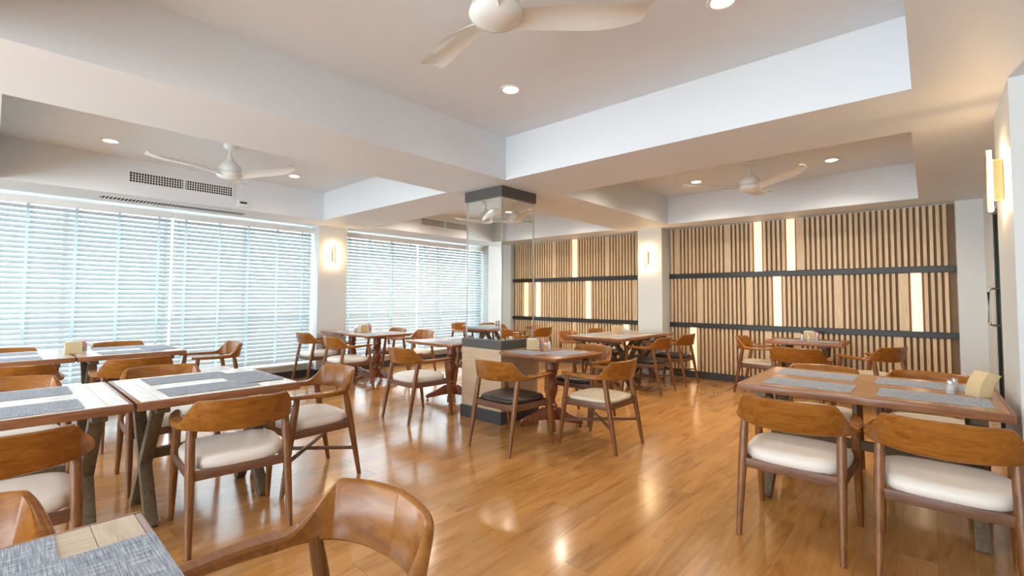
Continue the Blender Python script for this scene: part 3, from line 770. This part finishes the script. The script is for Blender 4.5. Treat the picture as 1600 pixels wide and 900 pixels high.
# ------------------------------------------------------------------ downlights
ringm = lathe_me('trim_ring', [(.060, -.004), (.082, -.006), (.085, .0), (.060, .001)], 28)
lens = lathe_me('lens', [(.060, -.003), (.059, -.0025)], 24)
DL = [(-2.405, 2.66, 'downlight left of centre in the main ceiling tray'), (-.805, 2.62, 'downlight at the top right in the main ceiling tray'),
      (-2.40, .78, None), (-.80, .78, None),
      (-2.39, 6.53, 'downlight left of the fan before the slatted wall'), (-.815, 6.53, 'downlight right of the fan before the slatted wall'),
      (-2.39, 5.05, 'hidden downlight above the beam left of the rear fan'), (-.815, 5.05, 'hidden downlight above the beam right of the rear fan'),
      (-6.37, .78, 'downlight above the grille at the left'), (-6.36, 2.68, 'downlight right of the left ceiling fan'), (-4.70, .78, None), (-4.70, 2.68, None),
      (-6.37, 5.0, None), (-6.37, 6.5, None), (-4.70, 5.0, None), (-4.70, 6.5, None)]
for x, y, lb in DL:
    t = thing('downlight', lb or 'recessed downlight hidden from view by a ceiling beam', 'downlight', (x, y, ZH), 0, 'recessed downlights')
    obj('trim_ring', ringm, 'white', t); obj('lens', lens, 'emit_lamp', t, (0, 0, -.001))
    l = bpy.data.lights.new('lamp', 'SPOT'); l.energy = 40 if y > 4 else 7; l.color = (1, .86, .68); l.spot_size = math.radians(150); l.spot_blend = .8; l.shadow_soft_size = .05
    o = bpy.data.objects.new('lamp', l); COL.objects.link(o); o.parent = t; o.location = (0, 0, -.02)

# ------------------------------------------------------------------ wall lights
def sconce(x, y, z0, z1, rz, label):
    """local +x points away from the wall"""
    h = (z1-z0)
    t = thing('wall_sconce', label, 'wall light', (x, y, z0), math.radians(rz), 'slim brass wall lights')
    obj('mount', box_me('mount', 0, .045, -.012, .012, h*.18, h*.82, .002, 1), 'gold', t)
    obj('bar', box_me('bar', .066, .074, -.011, .011, 0, h, .003, 2), 'gold', t)
    g = obj('light_strip', box_me('light_strip', .046, .0655, -.009, .009, .006, h-.006, .003, 2), 'emit_sconce', t)
    g['label'] = 'glowing warm light strip behind the brass bar'
sconce(XW, 3.853, 1.845, 2.22, 0, 'slim brass wall light glowing on the pillar between the blinds')
sconce(-3.61, 7.55, 1.815, 2.215, -90, 'slim brass wall light glowing on the pillar between slatted panels')
sconce(.345, 3.97, 1.84, 2.22, 180, 'wall light seen edge on at the right wall end')

# ------------------------------------------------------------------ air grilles, thermostat
def wall_grille(y0, y1, z0, z1, label):
    t = thing('air_grille', label, 'vent', (-7.02, (y0+y1)/2, z0), 0, 'return air grilles')
    L, H = y1-y0, z1-z0; h = L/2; b = .022
    obj('backing', box_me('backing', .001, .004, -h+b, h-b, b, H-b), 'void', t)
    bm = bmesh.new()
    add_box(bm, 0, .014, -h, h, 0, b); add_box(bm, 0, .014, -h, h, H-b, H); add_box(bm, 0, .014, -h, -h+b, b, H-b); add_box(bm, 0, .014, h-b, h, b, H-b); add_box(bm, 0, .013, -.012, .012, b, H-b)
    obj('frame', mesh_from(bm, 'frame'), 'white', t)
    n = 40; me = box_me('vane', .003, .011, -.0035, .0035, b, H-b)
    for k in range(1, n): obj('vane', me, 'white', t, (0, -h+b+(L-2*b)*k/n, 0))
    m2 = box_me('cross_bar', .004, .010, -h+b, h-b, -.003, .003)
    for k in range(1, 4): obj('cross_bar', m2, 'white', t, (0, 0, b+(H-2*b)*k/4))
wall_grille(1.02, 2.15, 2.655, 2.815, 'long return air grille on the tray wall behind the left fan')
wall_grille(5.28, 6.45, 2.655, 2.815, 'return air grille on the tray wall left of the mirror column')
def slot_grille(y0, y1, label):
    t = thing('linear_diffuser', label, 'vent', (-7.36, (y0+y1)/2, ZL), 0)
    h = (y1-y0)/2
    obj('frame', box_me('frame', -.105, .105, -h, h, -.006, 0), 'white', t)
    obj('slot_void', box_me('slot_void', -.085, .085, -h+.02, h-.02, -.0075, -.006), 'void', t)
    n = 44; me = box_me('fin', -.086, .086, -.011, .011, -.012, -.007, .002, 1)
    for k in range(n): obj('fin', me, 'white', t, (0, -h+.03+(2*h-.06)*k/(n-1), 0), (.5, 0, 0))
slot_grille(.80, 2.42, 'white slotted air diffuser in the soffit above the left blinds')
t = thing('thermostat', 'small white thermostat right of the left air grille', 'thermostat', (-7.02, 2.27, 2.55))
obj('case', box_me('case', 0, .022, -.075, .075, 0, .085, .004, 2), 'white', t); obj('display', box_me('display', .0215, .0235, -.045, .045, .045, .072), 'screen', t)

# ------------------------------------------------------------------ outside the windows
struct('ground_outside', box_me('ground_outside', -30, -8.1, -14, 22, -.4, -.2), 'ground', 'pale paving outside the windows', 'ground')
